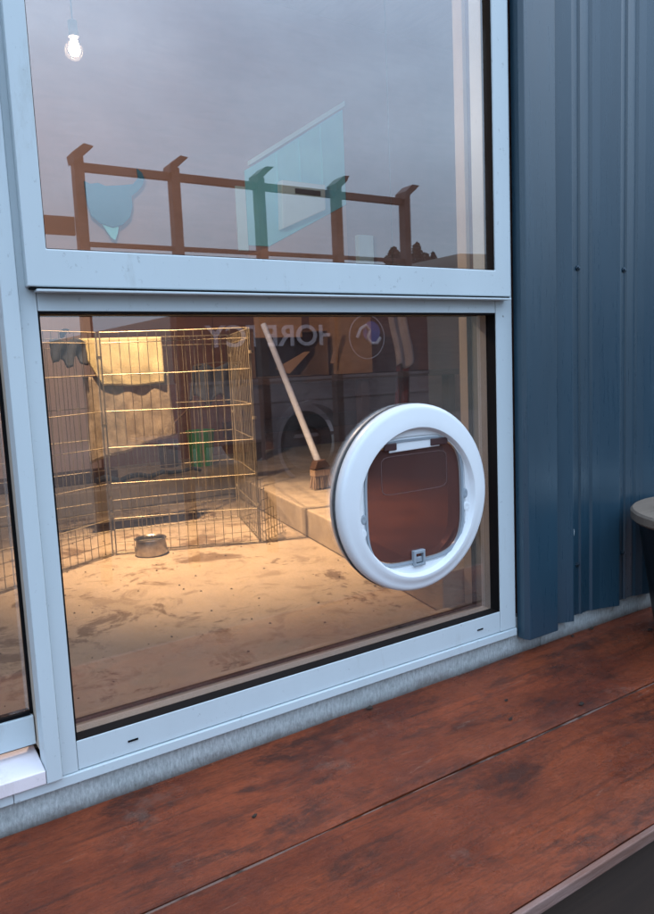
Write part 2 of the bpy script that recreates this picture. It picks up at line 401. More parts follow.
def text(s, size, loc, name, m, parent, ext=.004, sx=1.0):
    cu = bpy.data.curves.new('text', 'FONT'); cu.body = s; cu.size = size; cu.extrude = ext; cu.offset = size*.018; cu.align_x = 'LEFT'
    tmp = bpy.data.objects.new('text', cu); COL.objects.link(tmp)
    bpy.context.view_layer.update()
    me = bpy.data.meshes.new_from_object(tmp.evaluated_get(bpy.context.evaluated_depsgraph_get()))
    me.transform(Matrix.Translation(loc) @ Matrix.Rotation(math.pi, 4, 'Z') @ Matrix.Rotation(math.pi/2, 4, 'X') @ Matrix.Diagonal((sx, 1, 1, 1)))
    bpy.data.objects.remove(tmp); bpy.data.curves.remove(cu)
    me.materials.clear(); me.materials.append(m)
    o = bpy.data.objects.new(name, me); COL.objects.link(o); o.parent = parent
    o.matrix_parent_inverse = Matrix.Translation(parent.location).inverted()
    return o
text('HORETCY', .33, (5.06, Y0+.012, 1.06), 'lettering', M['letter'], tr, sx=1.12)
# round emblem: disc with a pale curl
RM = Matrix.Translation((5.52, Y0+.003, 1.14)) @ Matrix.Rotation(-math.pi/2, 4, 'X')
em = MB().lathe([(.0, 0), (.255, 0), (.255, .006), (.0, .006)], RM).build('emblem', M['maroon'], tr)
MB().lathe([(.262, 0), (.272, 0), (.272, .008), (.262, .008)], RM, closed=True).build('emblem_rim', M['letter'], em)
MB().lathe([(.0, .007), (.13, .007), (.13, .010), (.0, .010)], Matrix.Translation((.07, 0, .06)) @ RM).build('emblem_disc', M['emblem'], em)
b = MB()
pts = [(5.52+.10+(-.19*math.cos(a)), Y0+.018, 1.18+.15*math.sin(a)) for a in [R(-30-k*14) for k in range(14)]]
pts = [(5.36, Y0+.018, 1.13), (5.42, Y0+.018, 1.24), (5.50, Y0+.018, 1.28), (5.56, Y0+.018, 1.22), (5.52, Y0+.018, 1.13), (5.57, Y0+.018, 1.06), (5.66, Y0+.018, 1.06), (5.72, Y0+.018, 1.13)]
b.tube(pts, .022, 8); b.build('emblem_curl', M['letter'], em, smooth=True)
for yy in (-6.12, -7.6):
    wm = Matrix.Translation((4.61, yy, -.08)) @ Matrix.Rotation(math.pi/2, 4, 'X')
    wh = MB().lathe([(.20, -.09), (.33, -.10), (.37, -.06), (.37, .06), (.33, .10), (.20, .09)], wm, 40, True).build('wheel', M['tyre'], tr, smooth=True)
    MB().lathe([(0, -.05), (.09, -.06), (.195, -.03), (.205, -.08), (.205, .08), (.0, .05)], wm, 40).build('rim', M['tyre'], wh, smooth=True)
MB().lathe([(.455, -.12), (.50, -.12), (.50, .12), (.455, .12)], Matrix.Translation((4.61, -6.0, -.08)) @ Matrix.Rotation(math.pi/2, 4, 'X'), 40, True).build('mudguard', M['trailer_white'], tr, smooth=True)
for x in (3.3, 6.2): MB().box((x-.04, -6.1, -.45), (x+.04, -6.18, -.02)).build('stand_leg', M['steel'], tr)

# ------------------------------------------------------------------ deck
dk = bpy.data.objects.new('deck', None); COL.objects.link(dk); struct(dk)
def board(y0, y1, x0=-3.2, x1=4.6):
    b = MB(); t = b.bm; n = 120
    yw = lambda x, s: .0016*math.sin(x*7.3+s) + .001*math.sin(x*23+s*3)
    prof = lambda x: [(y0+.003+yw(x, 1), -.026), (y0+.001+yw(x, 1), -.004), (y0+.006+yw(x, 1), 0.0), (y0+.10, .0008), (y1-.10, .0), (y1-.005+yw(x, 2), -.0005), (y1-.001+yw(x, 2), -.005), (y1-.003+yw(x, 2), -.026)]
    rows = [[t.verts.new((x0+(x1-x0)*k/n, y, z)) for y, z in prof(x0+(x1-x0)*k/n)] for k in range(n+1)]
    for a, c in zip(rows, rows[1:]):
        for k in range(8): t.faces.new((a[k], a[(k+1)%8], c[(k+1)%8], c[k]))
    t.faces.new(rows[0]); t.faces.new(rows[-1][::-1]); bmesh.ops.recalc_face_normals(t, faces=t.faces)
    return b.build('board', M['deck'], dk, smooth=True)
board(-.652, -.330); board(-.323, .006)
MB().box((-3.2, -.6635, -.022), (4.6, -.653, -.0022), .002).build('nosing', M['deck_edge'], dk)
MB().box((-3.2, -.3296, -.02), (4.6, -.3234, -.0065)).build('seam_filler', M['seam_dirt'], dk)
MB().box((-3.2, -.64, -.445), (4.6, -.60, -.03)).build('fascia', M['joist'], dk)
MB().box((-3.2, -.59, -.10), (4.6, .0, -.03)).build('subframe', M['joist'], dk)
# bits lying on the deck
for k, (x, y, s) in enumerate(((.965, -.012, .010), (1.18, -.25, .006), (1.24, -.18, .005), (1.78, -.012, .008), (1.69, -.015, .007), (.55, -.22, .005), (1.9, -.12, .012), (1.36, -.3, .007))):
    b = MB(); q = b.bm
    vs = [q.verts.new((x+s*math.cos(a)*random.uniform(.6, 1.3), y+s*.6*math.sin(a)*random.uniform(.6, 1.3), .003+random.uniform(0, .004))) for a in [R(60*j) for j in range(6)]]
    f = q.faces.new(vs); e = bmesh.ops.extrude_face_region(q, geom=[f])
    for v in e['geom']:
        if isinstance(v, bmesh.types.BMVert): v.co.z -= .002
    lbs = ['dry leaf scrap against the plinth below the window', 'tiny leaf crumb beside the deck seam', 'tiny leaf crumb near the middle of the inner deck board', 'dark leaf scrap at the plinth under the blue cladding, right one',
           'dark leaf scrap at the plinth under the blue cladding, left one', 'tiny leaf crumb on the deck board near the left', 'larger dark leaf scrap on the deck near the black tub', 'leaf crumb close to the seam between the boards']
    tag(b.build('leaf_scrap', M['lint']), lbs[k], 'leaf', 'leaf scraps on the deck')

# ------------------------------------------------------------------ outer wall
pl = thing('plinth', (0, .01, 0), 'low grey fibre cement base strip browner along its foot, running under window and cladding', 'base wall')
for a, b_ in ((-3.2, -.6), (-.598, 1.578), (1.58, 2.03), (2.032, 4.6)):
    MB().box((a, .008, -.03), (b_, .03, .10)).build('cement_sheet', M['plinth'], pl)
cw = thing('clad_wall', (2.5, 0, .05), 'dark blue ribbed steel cladding right of the window', 'wall')
prof = [(1.598, .0), (1.603, -.028), (1.678, -.028), (1.692, .0)]
x = 1.692; line = [(1.605, -.006), (1.618, -.010), (1.672, -.031), (1.676, -.031), (1.690, -.0)]
for k in range(14):
    x0 = 1.690+.2085*k
    line += [(x0+.046, 0), (x0+.050, -.005), (x0+.056, -.005), (x0+.060, 0), (x0+.094, 0), (x0+.100, -.006), (x0+.128, -.010), (x0+.190, -.031), (x0+.1945, -.031), (x0+.2085, 0)]
poly = line + [(line[-1][0], .005)] + [(1.605, .005)]
MB().prism(poly, .055, 2.9, 'z').build('cladding_sheet', M['clad'], cw)
fl = MB(); fl.prism([(1.482, .004), (1.482, -.022), (1.488, -.036), (1.602, -.036), (1.602, .004), (1.598, .004), (1.598, -.030), (1.490, -.030)][:5], .046, 2.9, 'z')
fl.build('corner_flashing', M['clad'], cw, bevel=.0015)
for x, z in ((1.729, .204), (1.940, .201), (1.733, 1.038), (1.939, 1.040), (1.733, 1.9), (1.939, 1.9), (2.146, .2), (2.146, 1.04)):
    MB().lathe([(.0045, 0), (.008, .001), (.0075, .003), (.0045, .0035), (.0042, .007), (0, .0075)], Matrix.Translation((x, -.0002, z)) @ Matrix.Rotation(math.pi/2, 4, 'X'), 6).build('screw', M['screw'], cw)
for x, z in ((1.705, .367), (1.909, .367), (1.712, .30)):
    MB().lathe([(.0, .0), (.006, .0), (.004, .0012), (0, .0015)], Matrix.Translation((x, -.0002, z)) @ Matrix.Rotation(math.pi/2, 4, 'X') @ Matrix.Diagonal((1, 2.2, 1, 1)), 12).build('paint_chip', M['plinth'], cw)
MB().box((-3.2, -.02, 2.25), (1.478, .03, 2.9)).build('upper_sheet', M['clad'], cw)
MB().box((-3.2, .031, .10), (-1.1, .12, 2.9)).build('wall_core', M['clad'], cw)
MB().box((1.43, .031, .10), (4.6, .125, 2.9)).build('wall_core', M['ply'], cw)
MB().box((-1.1, .031, 2.2), (1.43, .125, 2.9)).build('wall_core', M['ply'], cw)

# ------------------------------------------------------------------ fixed window
wn = thing('window', (.85, 0, .09), 'pale blue grey aluminium window with an upper sash and a large lower pane', 'window')
L0, L1, B0, B1, T0, T1 = .275, .305, .077, .133, .916, .950
fx = 1.472
MB().box((L0, 0, .0765), (L1-.001, .03, 2.2), .0012).build('jamb', M['frame'], wn)
MB().box((1.415, 0, .0775), (fx, .03, 2.2), .0012).build('jamb', M['frame'], wn)
MB().box((L1, .0015, .0775), (1.414, .03, B1), .0012).build('bottom_rail', M['frame'], wn)
MB().box((L1, .0015, T0), (1.414, .03, T1), .0012).build('transom', M['frame'], wn)
MB().box((.19, -.004, .056), (fx+.001, .028, .0755), .0015).build('sill_flange', M['frame'], wn)
# mullion cover towards the sliding door
MB().box((.2455, -.014, .078), (.2725, .03, 2.2), .0015).build('mullion_cover', M['frame'], wn)
def rect(x0, x1, z0, z1): return [(x0, z0), (x1, z0), (x1, z1), (x0, z1)]
def frame(name, o_, i_, a, b, m, parent, bev=0): return MB().ring_loops(rect(*o_), rect(*i_), a, b).build(name, m, parent, bevel=bev)
frame('gasket', (L1-.002, 1.417, B1-.002, T0+.002), (L1+.0025, 1.4145, B1+.0008, T0-.004), .003, .0355, M['gasket'], wn)
frame('inner_bead', (L1+.0, 1.42, B1-.005, T0), (L1+.001, 1.4145, B1-.001, T0-.001), .0360, .068, M['track'], wn)
frame('inner_track', (L1-.01, 1.425, B1-.012, T0+.01), (L1+.001, 1.416, B1-.007, T0-.001), .0685, .090, M['track_grey'], wn)
frame('track_seal', (L1-.01, 1.425, B1-.02, T0+.01), (L1+.003, 1.4135, B1-.003, T0-.002), .0905, .104, M['gasket'], wn)
# upper sash, slightly proud
sa = frame('sash', (.287, 1.446, .955, 2.15), (.322, 1.393, 1.018, 2.09), -.022, .012, M['frame'], wn, .002)
frame('sash_seal', (.322, 1.393, 1.018, 2.09), (.3235, 1.3905, 1.0195, 2.088), -.018, .012, M['gasket'], sa)
frame('sash_track', (.29, 1.44, .97, 2.14), (.318, 1.3985, 1.006, 2.10), .0125, .06, M['frame'], sa)
MB().box((.292, -.019, .9515), (1.444, -.002, .9545)).build('drip_shadow_strip', M['gasket'], wn)  # black strip painting the shadow line below the sash
MB().box((.300, -.026, .9465), (1.444, -.0005, .9508), .001).build('drip_bead', M['frame'], wn)
# panes
MB().box((.3225, -.006, 1.0185), (1.3925, -.002, 2.0895)).build('pane', M['glass'], sa)
def pane_hole(x0, x1, z0, z1, cx, cz, r, y0, y1, n=64):
    corners = [(x1, z0), (x1, z1), (x0, z1), (x0, z0)]
    inner = [(cx+r*math.cos(2*math.pi*k/n), cz+r*math.sin(2*math.pi*k/n)) for k in range(n)]
    t = bmesh.new()
    ov = [t.verts.new((x, y0, z)) for x, z in corners]; iv = [t.verts.new((x, y0, z)) for x, z in inner]
    ed = [t.edges.new((ov[k], ov[(k+1)%4])) for k in range(4)] + [t.edges.new((iv[k], iv[(k+1)%n])) for k in range(n)]
    res = bmesh.ops.triangle_fill(t, edges=ed, use_beauty=True, use_dissolve=False)
    fs = [f for f in t.faces]
    ex = bmesh.ops.extrude_face_region(t, geom=fs)
    for v in ex['geom']:
        if isinstance(v, bmesh.types.BMVert): v.co.y = y1
    bmesh.ops.recalc_face_normals(t, faces=t.faces)
    m = MB(); m._merge(t); return m
CX, CZ = 1.121, .484
pane_hole(L1+.0005, 1.4145, B1+.0005, T0-.0005, CX+.0225, CZ-.0075, .178, .030, .034).build('pane', M['glass'], wn)
# weep slots
for x in (.40, 1.33): MB().box((x, -.0002, .100), (x+.02, .0012, .1035)).build('weep_slot', M['gasket'], wn)
# timber reveal and inner sill
rv = [('reveal_board', (1.418, .1045, .09), (1.440, .138, 2.2)), ('reveal_board', (.262, .1045, .09), (.300, .138, 2.2)),]
for nme, a, b_ in rv: MB().box(a, b_).build(nme, M['reveal'], wn)
MB().box((.300, .1045, .102), (1.418, .140, .123)).build('inner_sill', M['ledge'], wn)

# ------------------------------------------------------------------ pet door
pd = thing('pet_door', (CX, -.03, CZ-.22), 'round white plastic pet door with a clear flap, tinted brown for the reflected deck, set in the glass', 'pet door')
n = 72
def circ(r, cx=CX, cz=CZ): return [(cx+r*math.cos(2*math.pi*k/n), cz+r*math.sin(2*math.pi*k/n)) for k in range(n)]
def superell(a, b, cx, cz, p=4.2, cut=0):
    out = []
    for k in range(n):
        th = 2*math.pi*k/n; c, s_ = math.cos(th), math.sin(th)
        d = (abs(c/a)**p + abs(s_/b)**p)**(-1/p)
        out.append((cx+d*c, cz+d*s_))
    return out
OX, OZ = 1.120, .477
def loft(name, rings, m, parent, closed=False):
    b = MB(); t = b.bm
    L = [[t.verts.new((u, y, v)) for u, v in lp] for lp, y in rings]
    pairs = list(zip(L, L[1:])) + ([(L[-1], L[0])] if closed else [])
    for p, q in pairs:
        for k in range(n): t.faces.new((p[k], p[(k+1)%n], q[(k+1)%n], q[k]))
    bmesh.ops.recalc_face_normals(t, faces=t.faces)
    return b.build(name, m, parent, smooth=True)
ro = .221
OP = superell(.155, .153, OX, OZ, 4); OP2 = superell(.150, .148, OX, OZ, 4); OP3 = superell(.144, .142, OX, OZ, 4)
def blend(A, B, f): return [(a[0]+(b[0]-a[0])*f, a[1]+(b[1]-a[1])*f) for a, b in zip(A, B)]
REC = circ(.175, 1.121, .475); REC2 = circ(.171, 1.121, .475)
loft('outer_ring', [(circ(ro), -.004), (circ(ro+.001), -.014), (circ(ro), -.024), (circ(ro-.0025), -.0285), (circ(ro-.007), -.0315), (circ(ro-.012), -.0325), (circ(ro-.022), -.034), (circ(.190, 1.121, .478), -.0365), (circ(.180, 1.121, .476), -.0375),
                    (circ(.1765, 1.121, .475), -.0375), (REC, -.0360), (REC2, -.0245), (circ(.169, 1.121, .475), -.0235), (blend(circ(.169, 1.121, .475), OP, .9), -.0235), (OP, -.020), (OP2, -.0195), (OP2, .006), (circ(ro-.01), .0065)], M['white_plastic'], pd, True)
loft('rear_gasket', [(circ(ro-.002), .0), (circ(ro+.002), .0005), (circ(ro+.002), .0035), (circ(ro-.002), .0075), (circ(ro-.03), .0075), (circ(ro-.03), .0)], M['gasket'], pd, True)
loft('inside_ring', [(circ(ro-.002), .0125), (circ(ro-.002), .020), (circ(ro-.02), .030), (OP, .034), (OP2, .034), (OP2, .0125)], M['white_plastic'], pd, True)
loft('tunnel', [(blend(OP, OP2, 1.0), .0065), (circ(.174), .0068), (circ(.174), .0124), (OP2, .0124)], M['white_plastic'], pd, True)
# bevelled clear rim round the flap
OC = [(x, z) for x, z in OP2]
loft('flap_rim', [(OP2, -.0185), (OP2, -.0245), (OP3, -.0235), (OP3, -.012), (OP2, -.010)], M['inner_plastic'], pd, True)
# flap with straight top
fp = []
for (x, z) in superell(.1425, .1405, OX, OZ, 4): fp.append((x, min(z, OZ+.128)))
f = MB(); f.prism(fp, -.017, -.0145).build('flap', M['flap'], pd)
fo = [o for o in pd.children if o.name.startswith('flap') and not o.name.startswith('flap_')][0]
# embossed panel on the flap
MB().ring_loops([(x, z) for x, z in superell(.100, .045, OX+.002, OZ+.067, 9)], [(x, z) for x, z in superell(.0985, .0435, OX+.002, OZ+.067, 9)], -.0176, -.0171).build('embossed_frame', M['emboss'], fo)
# top strip between hinges + hinges
MB().prism([(OX-.076, OZ+.120), (OX+.078, OZ+.123), (OX+.074, OZ+.146), (OX-.072, OZ+.146)], -.022, -.0178).build('top_strip', M['white_plastic'], pd, bevel=.002)
for s_ in (-1, 1):
    MB().box((OX+s_*.070-.022*(1 if s_ < 0 else 1), -.026, OZ+.126), (OX+s_*.070+.030 if s_ > 0 else OX+s_*.070+.014, -.0183, OZ+.143), .002).build('hinge', M['hinge_brown'], pd)
# magnet latch
lt = MB(); lt.ring_loops(rect(OX-.017, OX+.017, OZ-.156, OZ-.118), rect(OX-.011, OX+.011, OZ-.150, OZ-.126), -.030, -.0185); lt.box((OX-.009, -.027, OZ-.148), (OX+.009, -.019, OZ-.134), .002)
lt.build('latch', M['inner_plastic'], pd, bevel=.0012)
# screw bosses left and right
for s_, z in ((-1, OZ-.055), (1, OZ-.035)):
    for dz in (0, .033):
        MB().lathe([(.010, 0), (.0098, .004), (.006, .0055), (.003, .0045), (0, .004)], Matrix.Translation((OX+s_*.160-(.004 if dz else 0)*s_, -.0195, z+dz)) @ Matrix.Rotation(math.pi/2, 4, 'X') @ Matrix.Diagonal((.8 if dz else 1.1, 1.2, 1, 1)), 20).build('screw_boss', M['inner_plastic'] if dz else M['white_plastic'], pd, smooth=True)

pd.location = (CX+.0225, .0, CZ-.22-.013); pd.scale = (1.025, 1.0, 1.025)
# ------------------------------------------------------------------ sliding door to the left
sd_ = thing('sliding_door', (-.3, .05, .10), 'pale grey framed sliding glass door left of the window, recessed behind its sill', 'door')
MB().box((-1.05, .045, .131), (.2435, .075, .186), .0015).build('bottom_rail', M['frame'], sd_)
MB().box((.2405, .054, .187), (.2450, .066, 2.2)).build('edge_seal', M['gasket'], sd_)
MB().box((.2455, .0305, .125), (.2520, .085, 2.2)).build('stile', M['reveal'], sd_)  # tan material puts the lamp-lit orange edge into the colour
MB().box((-1.05, .050, .1865), (.239, .07, .193)).build('gasket', M['gasket'], sd_)
MB().box((-1.05, .057, .1935), (.239, .062, 2.1)).build('pane', M['glass'], sd_)
MB().box((-1.09, .045, .131), (-1.05, .075, 2.15)).build('stile', M['frame'], sd_)
ds = thing('door_sill', (-.3, 0, .077), 'broad pinkish white sill ledge below the sliding door', 'sill')
MB().prism([(-.012, .078), (-.014, .104), (.044, .112), (.080, .114), (.080, .078)], -1.1, .2445, 'x').build('sill_ledge', M['sill'], ds, bevel=.0015)
MB().box((-1.1, -.0035, .0565), (.189, .028, .0765), .0015).build('lower_flange', M['frame'], ds)

# ------------------------------------------------------------------ interior
struct(MB().box((-2.6, .131, -.05), (6.2, 4.6, .10)).build('floor', M['floor']))
struct(MB().box((-1.1, .03, -.05), (1.6, .1045, .095)).build('floor_edge_slab', M['gasket']))
lg = MB(); lg.prism([(-2.6, 2.45), (1.83, 2.45), (1.345, .145), (6.2, .145), (6.2, 4.6), (-2.6, 4.6)][:], .101, .22, 'z')
lo = lg.build('concrete_ledge', M['ledge'], bevel=.006); struct(lo)
iw = thing('back_wall', (1.5, 3.36, .22), 'brown plywood sheet wall with seams at the back of the shed', 'wall')
xs = [-2.6, -1.4, -.2, 1.0, 2.2, 3.4, 4.6, 6.2]
for a, b_ in zip(xs, xs[1:]):
    MB().box((a+.003, 3.36, .22), (b_-.003, 3.40, 3.3)).build('plywood_sheet', M['ply'], iw)
MB().box((-2.6, 3.346, 1.246), (6.2, 3.3585, 3.3)).build('upper_lining', M['ply_pink'], iw)
MB().box((-2.6, 3.345, 1.205), (6.2, 3.359, 1.245)).build('cross_batten', M['bench'], iw)
for a, b_ in ((-2.6, 5.0), ):
    tag(MB().box((-2.64, .13, -.05), (-2.6, 4.6, 3.3)).build('side_wall', M['ply']), 'brown plywood side wall at the left end of the shed', 'wall')
    tag(MB().box((6.2, .13, -.05), (6.24, 4.6, 3.3)).build('side_wall', M['ply']), 'brown plywood side wall at the right end of the shed', 'wall')
struct(MB().box((-3.2, -.3, 3.30), (6.3, 4.6, 3.34)).build('ceiling', M['ceiling']))
# pale boards at lower left
pb = thing('pale_board_lining', (.4, 3.3, .22), 'pinkish painted board lining low on the back wall behind the towel', 'wall panel')
for a, b_, h_ in ((-.6, .30, 1.20), (.304, 1.00, 1.20), (1.004, 1.36, 1.20)):
    MB().box((a, 3.33, .221), (b_, 3.358, h_)).build('board', M['ply_pale'], pb, bevel=.002)
# teal gable sheet with white box, salmon lower board (seen through the upper pane)
Z = lambda *p: p
tg = thing('teal_sheet', (3.0, 3.3, 1.6), 'pale teal ribbed sheet with slanting top edge on the back wall', 'wall panel')
MB().prism([(2.50, 1.66), (2.50, 2.16), (2.62, 2.23), (3.34, 2.68), (3.34, 2.00), (2.66, 1.66)], 3.335, 3.357).build('sheet', M['teal'], tg)
for xx, zt in ((2.76, 2.30), (2.95, 2.42), (3.14, 2.54)):
    MB().box((xx-.006, 3.327, 1.72+.5*(xx-2.66)), (xx+.006, 3.3345, zt)).build('rib', M['teal'], tg)
MB().prism([(2.53, 2.195), (3.345, 2.70), (3.345, 2.735), (2.53, 2.225)], 3.31, 3.357).build('top_trim', M['white_paint'], tg)
tag(MB().box((2.42, 3.335, 1.62), (2.495, 3.357, 2.05)).build('pale_strip', M['white_paint']), 'narrow pale strip standing left of the teal sheet', 'panel')
tag(MB().prism([(2.50, 1.45), (2.50, 1.60), (2.66, 1.655), (3.34, 1.995), (3.34, 1.45)], 3.335, 3.357).build('salmon_board', M['salmon']), 'salmon coloured board below the teal sheet', 'board')
mb_ = thing('meter_box', (2.93, 3.3, 1.8), 'white metal meter box with a dark slot on the teal sheet', 'box')
MB().prism([(2.735, 1.77), (2.745, 2.105), (3.11, 2.105), (3.105, 1.93)], 3.26, 3.326).build('housing', M['white_paint'], mb_, bevel=.006)
MB().box((2.85, 3.252, 2.02), (3.06, 3.2595, 2.055)).build('slot', M['dark_slot'], mb_)
tag(MB().box((3.42, 3.30, 1.5), (3.56, 3.357, 1.78), .004).build('switch_box', M['white_paint']), 'small grey box low on the wall right of the teal sheet', 'box')
# bull-head shaped hanging
bh = thing('wall_hanging', (1.5, 3.25, 1.7), 'dull teal cut-out of a horned head hanging beside the lamp', 'wall hanging')
bp = [(1.37, 1.964), (1.405, 1.95), (1.452, 1.96), (1.497, 1.946), (1.593, 1.959), (1.671, 1.973), (1.707, 2.015), (1.703, 2.07), (1.735, 2.045), (1.746, 2.01), (1.729, 1.968), (1.697, 1.932), (1.655, 1.901), (1.656, 1.837), (1.636, 1.771), (1.584, 1.721), (1.525, 1.703), (1.451, 1.722), (1.399, 1.763), (1.378, 1.832), (1.374, 1.894)]
MB().prism(bp, 3.25, 3.27).build('head', M['teal_dark'], bh, bevel=.004)
MB().prism([(1.461, 1.73), (1.506, 1.72), (1.568, 1.725), (1.557, 1.674), (1.538, 1.631), (1.516, 1.644)], 3.272, 3.285).build('beard', M['teal'], bh)
MB().tube([(1.5, 3.29, 1.9), (1.5, 3.359, 1.9)], .006).build('hook', M['steel'], bh)

# lamp
LP = Vector((.83, 1.43, 1.95))
lm = thing('pendant_lamp', (LP.x, LP.y, 3.3), 'small bare lit bulb hanging over the pen', 'lamp')
lmS = MB().tube([(LP.x, LP.y, 3.3), (LP.x, LP.y, LP.z+.095)], .0025).build('cord', M['gasket'], lm)
MB().lathe([(.006, .10), (.016, .095), (.017, .042), (.012, .040)], Matrix.Translation(LP), 32, True).build('socket', M['gasket'], lm, smooth=True)
m_, nt, out = new_mat('lit_bulb'); em_ = nt.nodes.new('ShaderNodeEmission'); em_.inputs[0].default_value = (1, .78, .55, 1); em_.inputs[1].default_value = 60
nt.links.new(em_.outputs[0], out.inputs[0])
MB().lathe([(0, -.022), (.013, -.018), (.019, -.006), (.017, .012), (.010, .036), (0, .042)], Matrix.Translation(LP), 24).build('bulb', m_, lm, smooth=True)
sp = bpy.data.objects.new('lamp_spot', bpy.data.lights.new('lamp_spot', 'SPOT')); COL.objects.link(sp)
sp.location = LP - Vector((0, 0, .03)); sp.data.energy = 350; sp.data.color = (1, .64, .32); sp.data.spot_size = R(66); sp.data.spot_blend = 1.0; sp.data.shadow_soft_size = .03
sp.rotation_euler = (Vector((0, 0, 0)) + (LP - Vector((1.25, 1.35, .1)))).to_track_quat('Z', 'Y').to_euler()
pt = bpy.data.objects.new('lamp_glow', bpy.data.lights.new('lamp_glow', 'POINT')); COL.objects.link(pt)
pt.location = LP - Vector((0, 0, .0)); pt.data.energy = 78; pt.data.color = (1, .74, .53); pt.data.shadow_soft_size = .032

# ------------------------------------------------------------------ wire pen
PV = [(.22, .92), (.33, 1.36), (.85, 1.50), (1.38, 1.27), (1.55, 1.80), (.98, 1.93), (.42, 1.88), (.05, 1.62)]
PV = [(.34, 1.22), (.85, 1.50), (1.38, 1.27), (1.55, 1.80), (.98, 1.93), (.42, 1.88), (-.05, 1.55), (-.10, 1.0)]
pen = thing('wire_pen', (.8, 1.5, .1), 'folding brassy wire exercise pen standing on the concrete floor', 'pen')
ZB, ZT = .105, .965
def wire_panel(p, q, i):
    b = MB(); P = Vector((*p, 0)); Q = Vector((*q, 0)); d = (Q-P); L = d.length; d.normalize(); nrm = Vector((-d.y, d.x, 0))
    P2, Q2 = P+d*.008, Q-d*.008
    sag = [random.uniform(-.006, .006) for _ in range(9)]
    for k, z in enumerate((ZB+.004, ZB+.14, ZB+.28, ZB+.42, ZB+.56, ZB+.70, ZB+.82, ZT)):
        r = .0021 if k in (0, 7) else .0018
        mid = (P2+Q2)/2 + nrm*sag[k]
        b.tube([P2+Vector((0, 0, z)), mid+Vector((0, 0, z+sag[k]*.5)), Q2+Vector((0, 0, z))], r, 6)
    b.tube([P2+Vector((0, 0, ZB)), P2+Vector((0, 0, ZT))], .0027, 6); b.tube([Q2+Vector((0, 0, ZB)), Q2+Vector((0, 0, ZT))], .0027, 6)
    nv = int(L/.036)
    for k in range(1, nv):
        c = P2 + (Q2-P2)*k/nv + nrm*.003; e = random.uniform(-.003, .003)
        b.tube([c+Vector((0, 0, ZB)), c+Vector((0, 0, (ZB+ZT)/2))+d*e, c+Vector((0, 0, ZT))], .0013, 5)
    for k in range(1, 3):   # close wires near the foot
        z = ZB+.14*k/3
        b.tube([P2+Vector((0, 0, z)), Q2+Vector((0, 0, z))], .0013, 5)
    return b.build('wire_panel', M['wire'], pen)
for i in range(len(PV)):
    wire_panel(PV[i], PV[(i+1) % len(PV)], i)
b = MB()
for (x, y) in PV:
    for z in (ZB+.15, ZB+.5, ZT-.1):
        b = MB(); b.lathe([(.010, 0), (.010, .012), (.007, .012), (.007, 0)], Matrix.Translation((x, y, z)), 10, True); b.build('hinge_ring', M['wire'], pen)
# low triangular wire mesh at the right-hand corner
b = MB()
A, Bq, Cq = Vector((1.385, 1.262, .104)), Vector((1.565, 1.39, .104)), Vector((1.392, 1.275, .36))
for k in range(9):
    f_ = k/8; b.tube([A.lerp(Bq, f_), Cq.lerp(Bq, f_*.98)], .0016, 5)
for k in range(6):
    f_ = k/6; b.tube([A.lerp(Cq, f_), Bq.lerp(Cq, f_)], .0016, 5)
b.build('corner_mesh', M['wire'], pen)

# cloth
def cloth(name, m, rows, cols, fn, parent=None, thick=.006):
    b = MB(); t = b.bm
    g_ = [[t.verts.new(fn(i/cols, j/rows)) for i in range(cols+1)] for j in range(rows+1)]
    for j in range(rows):
        for i in range(cols): t.faces.new((g_[j][i], g_[j][i+1], g_[j+1][i+1], g_[j+1][i]))
    bmesh.ops.recalc_face_normals(t, faces=t.faces)
    o = b.build(name, m, parent, smooth=True)
    s_ = o.modifiers.new('thickness', 'SOLIDIFY'); s_.thickness = thick; s_.offset = 0
    return o
from mathutils import noise as mn
def lerp(a, b, f): return a+(b-a)*f
def yback(x): return 1.905 - .02 + (.0 if x > .98 else (x-.98)*.09) + (max(0, x-.98)*-.22)
def tow(u, v):
    xl = lerp(.86, .97, max(0, v-.25)/.75*1.0); xl = .865+.10*v**1.2
    xr = 1.222
    x = lerp(xl, xr, u); z = lerp(.962, .757, v) + .004*math.sin(u*7+1)*v
    return Vector((x, yback(x) - .026 - .006*math.sin(math.pi*v) + .003*math.sin(u*15+v*2) + .006*mn.noise(Vector((u*5, v*2.5, 3))), z))
tag(cloth('towel', M['towel'], 24, 40, tow), 'yellow towel draped over the back of the wire pen', 'towel')
def gl(u, v):
    x = lerp(.755, .90, u); dz = [.09, .07, .11, .06, .10][min(4, int(u*5))]
    return Vector((x, yback(x)-.04+.01*math.sin(u*14+v*4), .955 - v*(dz*.75+.025) + .006*math.sin(u*11)))
tag(cloth('glove', M['navy'], 10, 20, gl, thick=.012), 'navy glove clipped to the pen left of the yellow towel', 'glove')
b = MB()
for a in (0, .5, 1, 1.5, 2, 2.5): b.tube([(.83+.02*math.cos(a+k*.8), 1.88+.006*k*.3, .985+.018*math.sin(a*1.7+k*.8)) for k in range(5)], .003, 5)
tag(b.build('clip', M['gasket']), 'black tangled clip on the pen rail above the glove', 'clip')
def blk(u, v):
    xl = .885+.01*math.sin(v*5)+.01*v; xr = 1.245+.02*v
    x = lerp(xl, xr, u); zb = .425 + .10*u + .004*math.sin(u*11)
    z = lerp(.80, zb, v)
    return Vector((x, yback(x) - .012 + .004*math.sin(u*19+v*2) + .007*mn.noise(Vector((u*6, v*3, 9))), z))
tag(cloth('blanket', M['blanket'], 24, 36, blk), 'stained beige blanket hanging below the yellow towel behind the pen', 'blanket')
def slv(u, v):
    x = lerp(1.46, 1.70, u)-.03*v; zb = .66+.03*math.sin(u*12)
    return Vector((x, 2.02+.012*math.sin(u*16), lerp(.83+.012*math.sin(u*10), zb, v)))
